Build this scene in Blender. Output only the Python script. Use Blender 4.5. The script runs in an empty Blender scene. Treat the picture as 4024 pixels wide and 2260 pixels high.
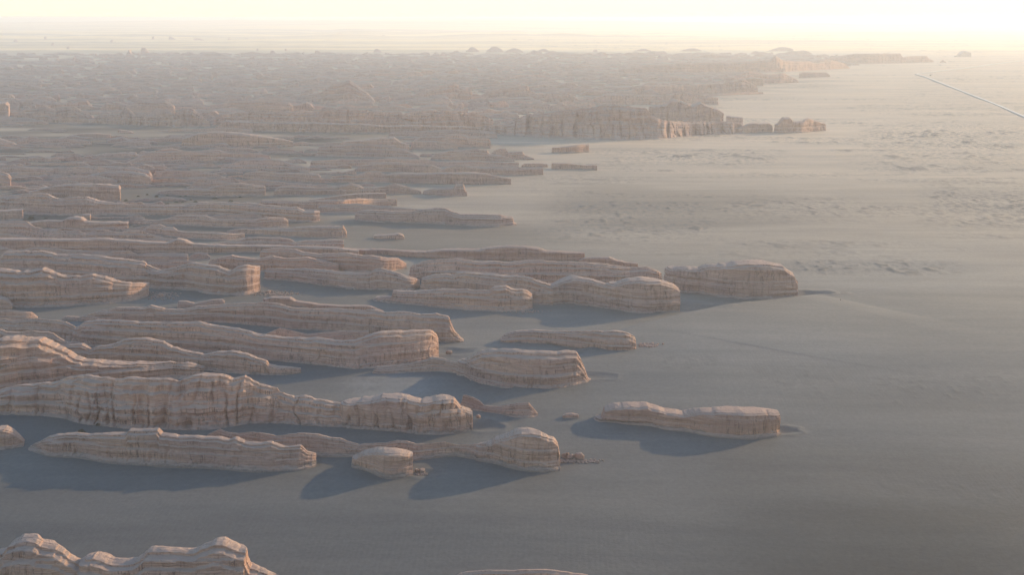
import bpy, bmesh, math, random
import numpy as np
from mathutils import Vector, Matrix
random.seed(7)
S = bpy.context.scene
COL = S.collection
PI = math.pi

# ------------------------------------------------------------------ camera
H = 285.0                       # drone height above the sand, metres
F = 50.0 / 36.0 * 4024          # focal length in photo pixels
CX, CY = 2012.0, 1130.0
HAZE_D = 0.61e-4                  # density of the dusty air, per metre
PITCH = math.atan((1130 - 68) / F)
cd = bpy.data.cameras.new('camera'); cam = bpy.data.objects.new('camera', cd); COL.objects.link(cam)
cd.lens = 50; cd.sensor_width = 36; cd.clip_start = 1; cd.clip_end = 400000
cam.location = (0, 0, H); cam.rotation_euler = (PI / 2 - PITCH, 0, 0)
S.camera = cam
# ------------------------------------------------------------------ sky and sun
SUN_EL, SUN_AZ = math.radians(14.3), math.radians(50.0)     # azimuth measured from +Y towards +X
W = bpy.data.worlds.new('World'); S.world = W; W.use_nodes = True
nt = W.node_tree; bg = nt.nodes['Background']
sky = nt.nodes.new('ShaderNodeTexSky'); sky.sky_type = 'NISHITA'; sky.sun_disc = False
sky.sun_elevation = SUN_EL; sky.sun_rotation = SUN_AZ
sky.air_density = 1.0; sky.dust_density = 0.7; sky.ozone_density = 1.5; sky.altitude = 900
# thin bright dust low over the horizon, part of the sky itself
tc = nt.nodes.new('ShaderNodeTexCoord'); sx = nt.nodes.new('ShaderNodeSeparateXYZ'); nt.links.new(tc.outputs['Generated'], sx.inputs[0])
cr = nt.nodes.new('ShaderNodeValToRGB'); cr.color_ramp.elements[0].color = (.85, .85, .85, 1); cr.color_ramp.elements[1].position = .08; cr.color_ramp.elements[1].color = (0, 0, 0, 1)
cr.color_ramp.interpolation = 'EASE'; nt.links.new(sx.outputs[2], cr.inputs[0])
mx = nt.nodes.new('ShaderNodeMix'); mx.data_type = 'RGBA'; nt.links.new(cr.outputs[0], mx.inputs['Factor']); nt.links.new(sky.outputs[0], mx.inputs['A'])
mx.inputs['B'].default_value = (3.9, 3.45, 2.65, 1); nt.links.new(mx.outputs['Result'], bg.inputs[0])
bg.inputs[1].default_value = 0.15
sd = bpy.data.lights.new('sun', 'SUN'); sd.energy = 2.75; sd.angle = math.radians(0.6); sd.color = (1.0, 0.735, 0.42)
sun = bpy.data.objects.new('sun', sd); COL.objects.link(sun)
sdir = Vector((math.sin(SUN_AZ) * math.cos(SUN_EL), math.cos(SUN_AZ) * math.cos(SUN_EL), math.sin(SUN_EL)))
sun.rotation_euler = sdir.to_track_quat('Z', 'Y').to_euler(); sun.location = (0, 0, 900)
S.view_settings.view_transform = 'Standard'; S.view_settings.look = 'None'
S.render.engine = 'CYCLES'; S.cycles.volume_bounces = 4      # light bounces on in the dusty air
S.view_settings.gamma = 1; S.view_settings.exposure = 1.06

# ------------------------------------------------------------------ helpers
SP, CP = math.sin(PITCH), math.cos(PITCH)
def ray(px, py):
    dx = (np.asarray(px, float) - CX) / F; dy = (CY - np.asarray(py, float)) / F
    return dx, CP + dy * SP, -SP + dy * CP                   # direction x, y, z
def ground(px, py, z=0.0):
    a, b, c = ray(px, py); c = np.minimum(c, -0.0008); t = (H - z) / -c
    return a * t, b * t
def proj(x, y, z):
    d = y * CP - (z - H) * SP; u = y * SP + (z - H) * CP
    return CX + F * x / d, CY - F * u / d
# photo pixels from the enlarged views the outlines were measured in
ORG = {'R1': (0, 0), 'R2': (1342, 0), 'R3': (2684, 0), 'R4': (0, 754), 'R5': (1342, 754), 'R6': (2684, 754),
       'R7': (0, 1506), 'R8': (1342, 1506), 'R9': (2684, 1506)}
def px(reg, pts):
    o = ORG[reg]; a = np.array(pts, float).reshape(-1, 2)
    return a * 0.52112 + np.array(o)

def _h(i, j, k):
    n = (i * 374761393 + j * 668265263 + k * 1274126177) & 0xffffffff
    n = ((n ^ (n >> 13)) * 1274126177) & 0xffffffff
    return ((n ^ (n >> 16)) & 0xffff) / 65535.0
def noise(x, y, z=0.0, seed=0):
    x, y, z = np.broadcast_arrays(np.asarray(x, float), np.asarray(y, float), np.asarray(z, float))
    i = np.floor(x).astype(np.int64); j = np.floor(y).astype(np.int64); k = np.floor(z).astype(np.int64)
    fx, fy, fz = x - i, y - j, z - k
    fx = fx * fx * (3 - 2 * fx); fy = fy * fy * (3 - 2 * fy); fz = fz * fz * (3 - 2 * fz); k = k + seed * 57
    def L(kk):
        a = _h(i, j, kk) * (1 - fx) + _h(i + 1, j, kk) * fx
        b = _h(i, j + 1, kk) * (1 - fx) + _h(i + 1, j + 1, kk) * fx
        return a * (1 - fy) + b * fy
    return (L(k) * (1 - fz) + L(k + 1) * fz) * 2 - 1
def sstep(a, b, x):
    t = np.clip((x - a) / (b - a), 0, 1); return t * t * (3 - 2 * t)

def mesh_grid(name, V, ncol, nrow, close_col=False, mat=None):
    """V laid out [row][col]; returns an object"""
    c = np.arange(ncol if close_col else ncol - 1); r = np.arange(nrow - 1)
    cc, rr = np.meshgrid(c, r); c2 = (cc + 1) % ncol
    f = np.stack([rr * ncol + cc, rr * ncol + c2, (rr + 1) * ncol + c2, (rr + 1) * ncol + cc], -1).reshape(-1, 4)
    return mesh_np(name, V, f, mat)
def mesh_np(name, V, f, mat=None, smooth=True):
    me = bpy.data.meshes.new(name); n = len(f)
    me.vertices.add(len(V)); me.vertices.foreach_set('co', np.asarray(V, np.float32).ravel())
    me.loops.add(n * 4); me.loops.foreach_set('vertex_index', f.astype(np.int32).ravel())
    me.polygons.add(n); me.polygons.foreach_set('loop_start', np.arange(0, n * 4, 4, dtype=np.int32))
    me.polygons.foreach_set('use_smooth', np.full(n, smooth)); me.update(calc_edges=True)
    o = bpy.data.objects.new(name, me); COL.objects.link(o)
    if mat: me.materials.append(mat)
    return o
def tag(o, label=None, cat=None, group=None, kind=None):
    if label: o['label'] = label
    if cat: o['category'] = cat
    if group: o['group'] = group
    if kind: o['kind'] = kind
    return o

# ------------------------------------------------------------------ materials
class NT:
    def __init__(s, name):
        s.m = bpy.data.materials.new(name); s.m.use_nodes = True; s.t = s.m.node_tree
        s.b = s.t.nodes['Principled BSDF']; s.b.inputs['Specular IOR Level'].default_value = 0.2
        s.b.inputs['Roughness'].default_value = 0.9
    def n(s, ty, **kw):
        x = s.t.nodes.new(ty)
        for k, v in kw.items(): setattr(x, k, v)
        return x
    def l(s, a, b): s.t.links.new(a, b)
    def pos(s, sx, sy, sz, rot=0):
        g = s.n('ShaderNodeNewGeometry'); m = s.n('ShaderNodeMapping'); m.inputs['Scale'].default_value = (sx, sy, sz)
        m.inputs['Rotation'].default_value = (0, 0, rot)
        s.l(g.outputs['Position'], m.inputs['Vector']); return m.outputs[0]
    def noise(s, v, scale=1, detail=3, rough=.55):
        x = s.n('ShaderNodeTexNoise'); x.inputs['Scale'].default_value = scale; x.inputs['Detail'].default_value = detail
        x.inputs['Roughness'].default_value = rough; s.l(v, x.inputs['Vector']); return x.outputs['Fac']
    def ramp(s, f, stops):
        r = s.n('ShaderNodeValToRGB'); e = r.color_ramp.elements
        while len(e) < len(stops): e.new(0.5)
        for a, (p, c) in zip(e, stops):
            a.position = p; a.color = (c if len(c) == 4 else (*c, 1)) if not isinstance(c, (int, float)) else (c, c, c, 1)
        s.l(f, r.inputs[0]); return r.outputs[0]
    def mix(s, f, a, b, mode='MIX'):
        x = s.n('ShaderNodeMix', data_type='RGBA', blend_type=mode)
        for sock, v in ((x.inputs['Factor'], f), (x.inputs['A'], a), (x.inputs['B'], b)):
            if isinstance(v, (int, float)): sock.default_value = v
            elif isinstance(v, tuple): sock.default_value = (*v, 1)
            else: s.l(v, sock)
        return x.outputs['Result']
    def bump(s, h, dist, strength, prev=None):
        b = s.n('ShaderNodeBump'); b.inputs['Distance'].default_value = dist; b.inputs['Strength'].default_value = strength
        s.l(h, b.inputs['Height'])
        if prev is not None: s.l(prev, b.inputs['Normal'])
        return b.outputs[0]

def rock_material(name, base, dark, pale, dust):  # dust: dusty tone of upward faces, with light on the tops partly painted in
    k = NT(name)
    wob = k.pos(.005, .005, .20)
    bands = k.noise(wob, 1, 6, .78)
    fine = k.noise(k.pos(.012, .012, .95), 1, 5, .75)
    strk = k.noise(k.pos(.45, .45, .035), 1, 4, .65)
    blot = k.noise(k.pos(.018, .018, .05), 1, 4, .6)
    c = k.ramp(bands, [(.32, dark), (.40, base), (.46, pale), (.485, dark), (.50, base), (.57, base), (.60, pale), (.66, base), (.70, dark)])
    c = k.mix(.62, c, k.ramp(fine, [(.33, dark), (.43, base), (.5, pale), (.53, dark), (.56, base), (.66, pale)]))
    c = k.mix(.8, c, k.ramp(strk, [(.34, (.72, .68, .66)), (.46, (1, 1, 1))]), 'MULTIPLY')
    c = k.mix(1.0, c, k.ramp(blot, [(.32, (.86, .84, .88)), (.62, (1.12, 1.08, 1.0))]), 'MULTIPLY')
    jn = k.noise(k.pos(.16, .16, .012), 1, 3, .6); jm = k.noise(k.pos(.03, .03, .06), 1, 2)
    jr = k.ramp(jn, [(.478, 1.0), (.5, .45), (.522, 1.0)])
    c = k.mix(k.ramp(jm, [(.46, 0.0), (.56, 1.0)]), c, k.mix(1.0, c, jr, 'MULTIPLY'))
    oi = k.n('ShaderNodeObjectInfo')
    c = k.mix(1.0, c, k.ramp(oi.outputs['Random'], [(0, (.90, .90, .93)), (.35, (1.0, .98, .95)), (.7, (1.08, 1.03, .98)), (1, (1.12, 1.10, 1.10))]), 'MULTIPLY')
    g = k.n('ShaderNodeNewGeometry'); sep = k.n('ShaderNodeSeparateXYZ'); k.l(g.outputs['Normal'], sep.inputs[0])
    sz = k.n('ShaderNodeSeparateXYZ'); k.l(g.outputs['Position'], sz.inputs[0])
    dn = k.noise(k.pos(.05, .05, .05), 1, 4, .7); dm = k.n('ShaderNodeMath', operation='MULTIPLY_ADD'); k.l(dn, dm.inputs[0]); dm.inputs[1].default_value = -9; k.l(sz.outputs[2], dm.inputs[2])
    db = k.n('ShaderNodeMath', operation='MULTIPLY_ADD'); k.l(dm.outputs[0], db.inputs[0]); db.inputs[1].default_value = .1; db.inputs[2].default_value = .5
    c = k.mix(k.ramp(db.outputs[0], [(.10, .7), (.26, 0.0)]), c, (.165, .147, .13))      # sand banked against the foot
    top = k.ramp(sep.outputs[2], [(.45, 0.0), (.88, .85)])
    c = k.mix(top, c, dust)  # dusty upward faces; light on the tops is partly painted into this tone
    k.l(c, k.b.inputs['Base Color'])
    n = k.bump(bands, 2.6, .8); n = k.bump(fine, 1.2, 1.0, n); n = k.bump(strk, 1.0, .6, n)
    k.l(n, k.b.inputs['Normal']); return k.m
ROCK = rock_material('layered_silt_rock', (.485, .288, .208), (.215, .122, .088), (.55, .362, .275), (.385, .275, .215))
ROCKR = rock_material('reddish_silt_rock', (.48, .265, .185), (.24, .122, .085), (.53, .33, .24), (.38, .26, .20))

def sand_material():
    k = NT('grey_sand')
    a = k.noise(k.pos(.0012, .0075, .01), 1, 6, .62)
    b = k.noise(k.pos(.02, .05, .05), 1, 5, .65)
    c = k.ramp(a, [(.30, (.120, .117, .112)), (.5, (.150, .141, .128)), (.7, (.185, .17, .148))])
    c = k.mix(.22, c, k.ramp(b, [(.3, (.11, .107, .10)), (.7, (.195, .18, .158))]))
    # the sand tint runs from darker near to paler and warmer far out, along a ragged edge
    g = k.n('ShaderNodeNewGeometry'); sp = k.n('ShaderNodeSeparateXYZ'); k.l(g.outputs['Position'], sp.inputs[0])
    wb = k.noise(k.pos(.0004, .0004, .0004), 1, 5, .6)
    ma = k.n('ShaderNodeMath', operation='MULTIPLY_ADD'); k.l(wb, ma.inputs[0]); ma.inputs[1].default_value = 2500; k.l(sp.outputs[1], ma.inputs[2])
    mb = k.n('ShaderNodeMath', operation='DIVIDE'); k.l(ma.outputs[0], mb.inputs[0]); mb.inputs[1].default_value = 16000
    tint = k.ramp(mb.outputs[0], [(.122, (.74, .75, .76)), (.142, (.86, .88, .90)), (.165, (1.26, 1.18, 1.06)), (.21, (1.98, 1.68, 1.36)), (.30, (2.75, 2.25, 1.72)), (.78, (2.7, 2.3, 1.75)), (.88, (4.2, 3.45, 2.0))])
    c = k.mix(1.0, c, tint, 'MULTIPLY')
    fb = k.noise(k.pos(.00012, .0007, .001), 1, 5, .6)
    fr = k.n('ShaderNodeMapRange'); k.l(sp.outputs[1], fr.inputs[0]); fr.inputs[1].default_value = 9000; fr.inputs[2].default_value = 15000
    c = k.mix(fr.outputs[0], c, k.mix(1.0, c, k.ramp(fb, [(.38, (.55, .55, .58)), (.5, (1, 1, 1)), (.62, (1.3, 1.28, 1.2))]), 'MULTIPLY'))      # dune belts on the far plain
    at = k.n('ShaderNodeAttribute', attribute_name='gravel')  # gravel in red; green is soil tone plus painted ridge shade
    sp = k.noise(k.pos(.10, .05, .1), 1, 4, .7)
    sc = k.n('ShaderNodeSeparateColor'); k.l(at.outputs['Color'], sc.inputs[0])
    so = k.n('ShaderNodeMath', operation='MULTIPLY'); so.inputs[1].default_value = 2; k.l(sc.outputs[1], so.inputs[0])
    c = k.mix(1.0, c, so.outputs[0], 'MULTIPLY')  # soil tone, including the corridor shade painted into it
    c = k.mix(1.0, c, k.ramp(k.noise(k.pos(.35, .22, .3), 1, 3, .8), [(.3, (.88, .88, .88)), (.7, (1.12, 1.12, 1.12))]), 'MULTIPLY')
    c = k.mix(1.0, c, k.ramp(k.noise(k.pos(.004, .03, .02), 1, 6, .7), [(.36, (.94, .94, .945)), (.5, (1, 1, 1)), (.64, (1.06, 1.05, 1.04))]), 'MULTIPLY')
    gm = k.mix(1.0, sc.outputs[0], k.ramp(sp, [(.45, 0.0), (.62, 1.0)]), 'MULTIPLY')
    c = k.mix(gm, c, (.105, .10, .095))
    c = k.mix(sc.outputs[2], c, (.085, .08, .068))      # scrub on the hummocks
    k.l(c, k.b.inputs['Base Color']); k.b.inputs['Roughness'].default_value = .8
    k.b.inputs['Specular IOR Level'].default_value = .15
    rip = k.n('ShaderNodeTexWave'); rip.bands_direction = 'X'; rip.inputs['Scale'].default_value = 1
    rip.inputs['Distortion'].default_value = 5; rip.inputs['Detail'].default_value = 2; rip.inputs['Detail Scale'].default_value = .6
    k.l(k.pos(.11, .012, .02, .25), rip.inputs['Vector'])
    rm = k.ramp(k.noise(k.pos(.003, .005, .01), 1, 3), [(.45, 0.0), (.6, 1.0)])
    hh = k.mix(1.0, rip.outputs['Fac'], rm, 'MULTIPLY')
    n = k.bump(hh, .10, .22); n = k.bump(b, .8, .35, n)
    n = k.bump(k.noise(k.pos(.3, .3, .3), 1, 4, .7), .25, .5, n)
    k.l(n, k.b.inputs['Normal']); return k.m
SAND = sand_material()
def plain(name, col, rough=.8):
    k = NT(name); f = k.noise(k.pos(.6, .6, .6), 1, 4, .6)
    k.l(k.mix(.35, col, k.ramp(f, [(.3, tuple(v * .7 for v in col)), (.7, tuple(min(1, v * 1.25) for v in col))])), k.b.inputs['Base Color'])
    k.b.inputs['Roughness'].default_value = rough; return k.m

# ------------------------------------------------------------------ ground
def full(x, y): return x * 1.5621, y * 1.5621         # from the 2576-wide overview to photo pixels
def G(x, y): a, b = full(x, y); u, v = ground(a, b); return float(u), float(v)
def GB(x, y): a, b = full(x, y); u, v = ground(a, b, 7.5); return float(u), float(v)
BANK = [GB(*p) for p in ((1490, 868), (1600, 818), (1725, 787), (1870, 760), (2010, 741), (2075, 731))]
SCOUR = [(2030, 739, 14, 3.2), (1968, 1081, 7, 1.4), (1200, 1070, 10, 1.8), (1142, 888, 11, 1.8), (1735, 775, 18, 3.0),
         (1066, 1187, 6, 1.0), (1487, 957, 9, 1.0)]
HUM = [  # zones of small wind hummocks: overview x0, y0, x1, y1, strength
    (2180, 310, 2576, 400, 1.0), (1420, 505, 1790, 600, .8), (1640, 375, 1960, 412, .8), (1780, 535, 2230, 560, .5),
    (2330, 470, 2620, 575, .8), (1980, 655, 2400, 690, .7), (1880, 930, 2130, 1010, .6), (2180, 945, 2600, 1020, .7),
    (2000, 1185, 2620, 1250, .5), (1640, 905, 1810, 945, .6), (780, 945, 960, 990, .5), (1820, 495, 2140, 520, .5),
    (1350, 550, 1600, 590, .6), (1500, 375, 1700, 415, .5), (2260, 210, 2576, 300, .35), (460, 700, 950, 760, .6)]
def terrain(X, Y, detail=True):
    d = np.hypot(X, Y)
    z = 1.3 * noise(X / 260, Y / 190, 0, 1) + .5 * noise(X / 90, Y / 60, 0, 2)
    wide = sstep(250, 600, X + .0 * Y - (Y - 900) * -.02)        # open sand on the right swells more
    z = z + wide * (1 - .85 * sstep(2400, 3800, Y)) * (5.0 * noise(X / 900 + 3, Y / 300, 0, 3) + .9 * noise(X / 130, Y / 75, 0, 4))
    z = z - (.03 + .045 * sstep(-60, 260, X)) * 60 * np.log1p(np.exp(np.clip((860 - Y) / 60, -30, 30)))      # the foreground falls away from the sun
    # bank of blown sand in front of the right-hand ridges
    best = np.full(X.shape, 1e9); hb = np.zeros(X.shape)
    n = len(BANK)
    for i in range(n - 1):
        ax, ay = BANK[i]; bx, by = BANK[i + 1]; L2 = (bx - ax) ** 2 + (by - ay) ** 2
        t = np.clip(((X - ax) * (bx - ax) + (Y - ay) * (by - ay)) / L2, 0, 1)
        qx, qy = ax + t * (bx - ax), ay + t * (by - ay); dd = np.hypot(X - qx, Y - qy)
        side = (bx - ax) * (Y - ay) - (by - ay) * (X - ax)       # >0 behind the bank
        w = np.where(side > 0, 13.0, 190.0); s = (i + t) / (n - 1)
        h = 7.5 * np.sin(PI * np.clip(s * .88 + .08, 0, 1)) ** .5 * np.exp(-(dd / w) ** 2 * 1.3)
        m = dd < best; hb = np.where(m, h, hb); best = np.minimum(best, dd)
    z = z + hb
    for x, y, r, a in SCOUR:
        gx, gy = G(x, y); q = np.hypot((X - gx) / 1.5, (Y - gy)) / r * (1 + .25 * noise(X / r, Y / r, 0, 40))
        z = z - a * np.exp(-q ** 2 * 1.4) + a * .45 * np.exp(-((q - 1.45) / .35) ** 2)
    # far dunes along the horizon
    fd = sstep(15000, 21000, Y)
    z = z + fd * (55 * np.abs(noise(X / 2600, Y / 1500, 0, 6)) + 22 * np.abs(noise(X / 800, Y / 600, 0, 7)))
    z = z + sstep(26000, 40000, Y) * (90 * np.exp(-((X + 1500) / 8000) ** 2) + 100 + 110 * noise(X / 9000 + .3, Y / 9000, 0, 8))
    return z
# the sheet: rows get further apart with distance
rows = []
for yy in np.linspace(2700, 74, 1050):
    rows.append(float(ground(CX, yy)[1]))
rows = [-3000, -800, 100, 350] + [r for r in rows if r > 400]
rows = np.array(rows + [90000, 150000])
cols = np.concatenate([np.linspace(-1.5, -.47, 60)[:-1], np.linspace(-.47, .47, 1300), np.linspace(.47, 1.5, 60)[1:]])
RY = np.repeat(rows[:, None], len(cols), 1); RX = cols[None, :] * (np.maximum(rows, 500)[:, None] + 500)
RZ = terrain(RX, RY); GR = np.zeros(RX.shape)
PX, PY = proj(RX, np.maximum(RY, 300), 0 * RY)
for (x0, y0, x1, y1, st) in HUM:
    a, b = full(x0, y0); c, d = full(x1, y1)
    fx, fy = (c - a) * .18, (d - b) * .30
    GR = np.maximum(GR, st * sstep(a - fx, a + fx, PX) * (1 - sstep(c - fx, c + fx, PX)) * sstep(b - fy, b + fy, PY) * (1 - sstep(d - fy, d + fy, PY)))
dd = RY[:, :1] + 0 * RX
streak = sstep(.05, .6, noise(RX / 420, RY / 110, 0, 31) + .4 * noise(RX / 120, RY / 45, 0, 32))      # wind streaks of broken crust
GR = np.maximum(GR * (.6 + .4 * sstep(-.5, .4, noise(RX / 150, RY / 70, 0, 33))), .55 * streak * sstep(-100, 300, RX) * sstep(1500, 2000, RY))
size = np.where(dd < 1500, .8, np.where(dd < 2600, 1.5, 2.6))
hn = noise(RX / (5.5 * size), RY / (7 * size), 0, 11) * .6 + noise(RX / (12 * size), RY / (22 * size), 0, 12) * .5
hum = sstep(.22, .62, hn) * GR
RZ = RZ + hum * np.where(size < 1, .28, 1.15 * size)
V = np.stack([RX, RY, RZ], -1).reshape(-1, 3)
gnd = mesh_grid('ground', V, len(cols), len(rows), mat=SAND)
tag(gnd, kind='structure', label='grey brown desert sand with low swells and small wind hummocks')
ca = gnd.data.color_attributes.new('gravel', 'FLOAT_COLOR', 'POINT')  # green channel holds soil tone plus painted shade between the left ridges
# darker gravel, paler blown sand, and ridge shade painted into the left corridors: overview x0, y0, x1, y1, amount
SOIL_SHADE = np.zeros(RX.shape)
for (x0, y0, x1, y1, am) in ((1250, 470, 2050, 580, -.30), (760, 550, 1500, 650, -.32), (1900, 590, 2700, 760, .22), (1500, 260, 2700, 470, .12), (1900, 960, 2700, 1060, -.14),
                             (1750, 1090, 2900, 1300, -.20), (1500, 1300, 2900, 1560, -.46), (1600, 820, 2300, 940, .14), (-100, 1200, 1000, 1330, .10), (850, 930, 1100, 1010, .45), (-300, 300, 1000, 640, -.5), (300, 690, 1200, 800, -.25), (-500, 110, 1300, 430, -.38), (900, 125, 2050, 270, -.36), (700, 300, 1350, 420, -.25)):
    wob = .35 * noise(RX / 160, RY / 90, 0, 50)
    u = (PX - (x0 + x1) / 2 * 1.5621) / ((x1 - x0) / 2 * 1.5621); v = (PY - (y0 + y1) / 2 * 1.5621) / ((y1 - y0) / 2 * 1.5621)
    SOIL_SHADE = SOIL_SHADE + am * (1 - sstep(.45, 1.25, np.sqrt(u * u + v * v) + wob))
g4 = np.stack([GR.ravel(), (.5 + .5 * SOIL_SHADE).ravel(), (hum * np.where(size < 1, .3, 1)).ravel(), np.ones(GR.size)], 1); ca.data.foreach_set('color', g4.astype(np.float32).ravel())
def gz(x, y): return float(terrain(np.array([x]), np.array([y]))[0])

# ------------------------------------------------------------------ layered rock ridges
PROF = {  # (offset from spine, height) from the foot to the crest
    'ridge': [(1.25, -.2), (1.1, 0), (.95, .05), (.86, .14), (.82, .40), (.74, .45), (.72, .66), (.60, .71), (.58, .87), (.34, .91), (.32, .975), (.12, 1), (0, 1)],
    'cliff': [(1.15, -.2), (1.03, 0), (.95, .04), (.92, .14), (.90, .40), (.86, .43), (.85, .72), (.82, .92), (.62, .945), (.60, .98), (.34, .99), (.18, 1), (0, 1)],
    'slope': [(1.3, -.2), (1.1, 0), (.90, .08), (.76, .22), (.66, .32), (.63, .46), (.50, .54), (.47, .68), (.34, .76), (.31, .86), (.14, .94), (.10, 1), (0, 1)],
    'tread': [(1.2, -.2), (1.08, 0), (.95, .07), (.92, .16), (.90, .42), (.74, .47), (.70, .60), (.68, .72), (.50, .77), (.47, .90), (.24, .94), (.20, 1), (0, 1)]}
SEED = [0]
def ridge_mesh(T, B, half=.55, prof='ridge', gully=1.0, step=3.4, lean=0.0, rough=1.0):
    T = T[np.argsort(T[:, 0], kind='stable')]; B = B[np.argsort(B[:, 0], kind='stable')]
    x0, x1 = T[0, 0], T[-1, 0]
    SEED[0] += 1; sd = SEED[0]
    n = max(8, int((x1 - x0) / step)); xs = np.linspace(x0, x1, n)
    yt = np.interp(xs, T[:, 0], T[:, 1]); yb = np.interp(xs, B[:, 0], B[:, 1])
    k = max(1, int(n * .004)); 
    yb = np.convolve(np.pad(yb, 6 * k, mode='edge'), np.ones(12 * k + 1) / (12 * k + 1), 'valid')
    yb = np.maximum(yb, yt + 2)
    gx, gy = ground(xs, yb)
    mpp = np.median(gy) / F
    hh = (yb - yt) * gy / F; hmax = np.percentile(hh, 92)
    Wd = half * hmax + 2 * mpp
    w = Wd * (.38 + .62 * np.clip(hh / hmax, 0, 1.2))
    m = max(3, n // 30); w = np.convolve(np.pad(w, m, mode='edge'), np.ones(2 * m + 1) / (2 * m + 1), 'valid')
    # front foot wanders in and out
    Ys = gy + w; a, b, c = ray(xs, yt); t = Ys / b; Xs = a * t; Zs = np.maximum(H + c * t, .8)
    # trim spine ends to make room for the rounded ends
    e0, e1 = w[0] * .8, w[-1] * .32
    L = Xs[-1] - Xs[0]
    if e0 + e1 > .7 * L: f = .7 * L / (e0 + e1); e0 *= f; e1 *= f
    keep = (Xs >= Xs[0] + e0) & (Xs <= Xs[-1] - e1); idx = np.where(keep)[0]
    if len(idx) < 3: idx = np.arange(n // 2 - 1, n // 2 + 2)
    Xs, Ys, Zs, w = Xs[idx], Ys[idx], Zs[idx], w[idx]
    Zs = Zs * (1 + .012 * rough * noise(Xs / 9, sd, 0, 3)) + rough * .009 * hmax * noise(Xs / 5, sd, 1, 4)
    q = float(np.clip(.07 * hmax, 1.2, 3)); zq = Zs / q; fr = zq - np.floor(zq)      # the crest steps down bed by bed
    Zs = q * (np.floor(zq) + .75 * fr + .25 * sstep(.35, .65, fr))
    nc = int(np.clip(PI * e1 / (step * mpp), 5, 34))
    th = np.linspace(-PI / 2, PI / 2, nc + 2)[1:-1]
    C = []; # (x, y, z, nx, ny, w)
    front = np.stack([Xs, Ys, Zs, 0 * Xs, -np.ones_like(Xs), w], 1)
    q1 = np.stack([np.full(nc, Xs[-1]), np.full(nc, Ys[-1]), np.full(nc, Zs[-1]), np.cos(th) * e1 / w[-1], np.sin(th), np.full(nc, w[-1])], 1)
    bs = slice(None, None, 1)
    back = np.stack([Xs[::-1], Ys[::-1], Zs[::-1], 0 * Xs, np.ones_like(Xs), w[::-1] * 1.05], 1)
    q0 = np.stack([np.full(nc, Xs[0]), np.full(nc, Ys[0]), np.full(nc, Zs[0]), -np.cos(th[::-1]) * e0 / w[0], np.sin(th[::-1]), np.full(nc, w[0])], 1)
    Lp = np.concatenate([front, q1, back, q0]); nl = len(Lp); n2 = len(front); nose = min(1.0, .25 * L / max(w[-1], 1))
    pr = np.array(PROF[prof]); hp = hmax / mpp
    nr = int(np.clip(hp / step * 1.15, 9, 64))
    # rows evenly along the profile's arc
    arc = np.concatenate([[0], np.cumsum(np.hypot(np.diff(pr[:, 0]) * half * .8, np.diff(pr[:, 1])))]); ar = np.linspace(0, arc[-1], nr)
    R = np.interp(ar, arc, pr[:, 0])[:, None]; Z = np.interp(ar, arc, pr[:, 1])[:, None]
    foot = Lp[:, :2] + Lp[:, 3:5] * Lp[:, 5:6]
    fxx, fyy = foot[:, 0][None], foot[:, 1][None]
    z = Z * Lp[:, 2][None]
    # plan shape: bays and buttresses
    A = rough * hmax
    bay = noise(fxx / 34, fyy / 20 + sd, 0, 5) * .10 * min(A, 35) + noise(fxx / 13, fyy / 13 + sd, z / 30, 6) * .045 * A
    lam = float(np.clip(.17 * hmax, 3.2, 12))
    gl = noise(fxx / lam + .35 * noise(fxx / 9, z / lam, sd, 9), fyy / lam, z / (4 * lam) + sd, 7)
    gl2 = noise(fxx / (.4 * lam), fyy / (.4 * lam), z / (2 * lam) + sd, 8)
    big = (1 - np.abs(noise(fxx / (3.5 * lam) + .3 * noise(fxx / 20, z / 8, sd, 21), fyy / (3.5 * lam), z / 60 + sd, 10))) * (.86 + .16 * noise(fxx / 50, fyy / 50, z / 25 + sd, 22))
    fl = 1 - np.abs(noise(fxx / (1.1 * lam) + .5 * noise(fxx / 12, z / (1.5 * lam), sd, 23), fyy / (1.5 * lam), z / (9 * lam) + sd, 24))
    cut = gully * (-(.03 if gully < 1.4 else .075 if hmax < 45 else .06) * A * np.clip(fl, 0, 1) ** 5 -(.045 if gully < 1.4 else .07) * A * sstep(-.1, .7, gl) - .02 * A * sstep(.1, .8, gl2) - .11 * A * sstep(.90, 1.0, big))
    # beds: hard layers stand proud, soft ones are cut back; the same level runs the whole length
    zz = z + .9 * noise(fxx / 60, fyy / 60, 0, 12)
    bed = (np.sign(noise(zz / 2.6, 0 * zz + 3.1, fxx / 160, 13)) * np.abs(noise(zz / 2.6, 0 * zz + 3.1, fxx / 160, 13)) ** .45 * .036 + noise(zz / 1.1, 0 * zz + 7.7, fxx / 60, 14) * .014) * min(A, 30)
    wall = np.clip(R * 2.2, 0, 1) * sstep(-.02, .05, Z)
    apr = 1 + np.where(Z < .12, .10, 0) * noise(fxx / 14, fyy / 14, sd, 25)
    off = R * apr * Lp[:, 5][None] + (bay * np.clip(R * 1.6, 0, 1)) + cut * wall * (1 - .35 * Z) + bed * wall
    off = np.maximum(off, 0.0) * (R > 0)
    # the blunt noses are cut obliquely, the near wall reaching furthest downwind
    skew = np.zeros(nl); skew[n2:n2 + nc] = 1; kb = min(len(Xs), 3 * nc); skew[n2 + nc:n2 + nc + kb] = np.linspace(1, 0, kb)
    x = Lp[:, 0][None] + Lp[:, 3][None] * off - nose * skew[None] * .5 * (Lp[:, 4][None] + 1) * off; y = Lp[:, 1][None] + Lp[:, 4][None] * off
    z = z - .05 * A * gully * sstep(.92, 1.0, big) * np.clip((Z - .5) * 2, 0, 1) * np.clip(R * 3, 0, 1)
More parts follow.
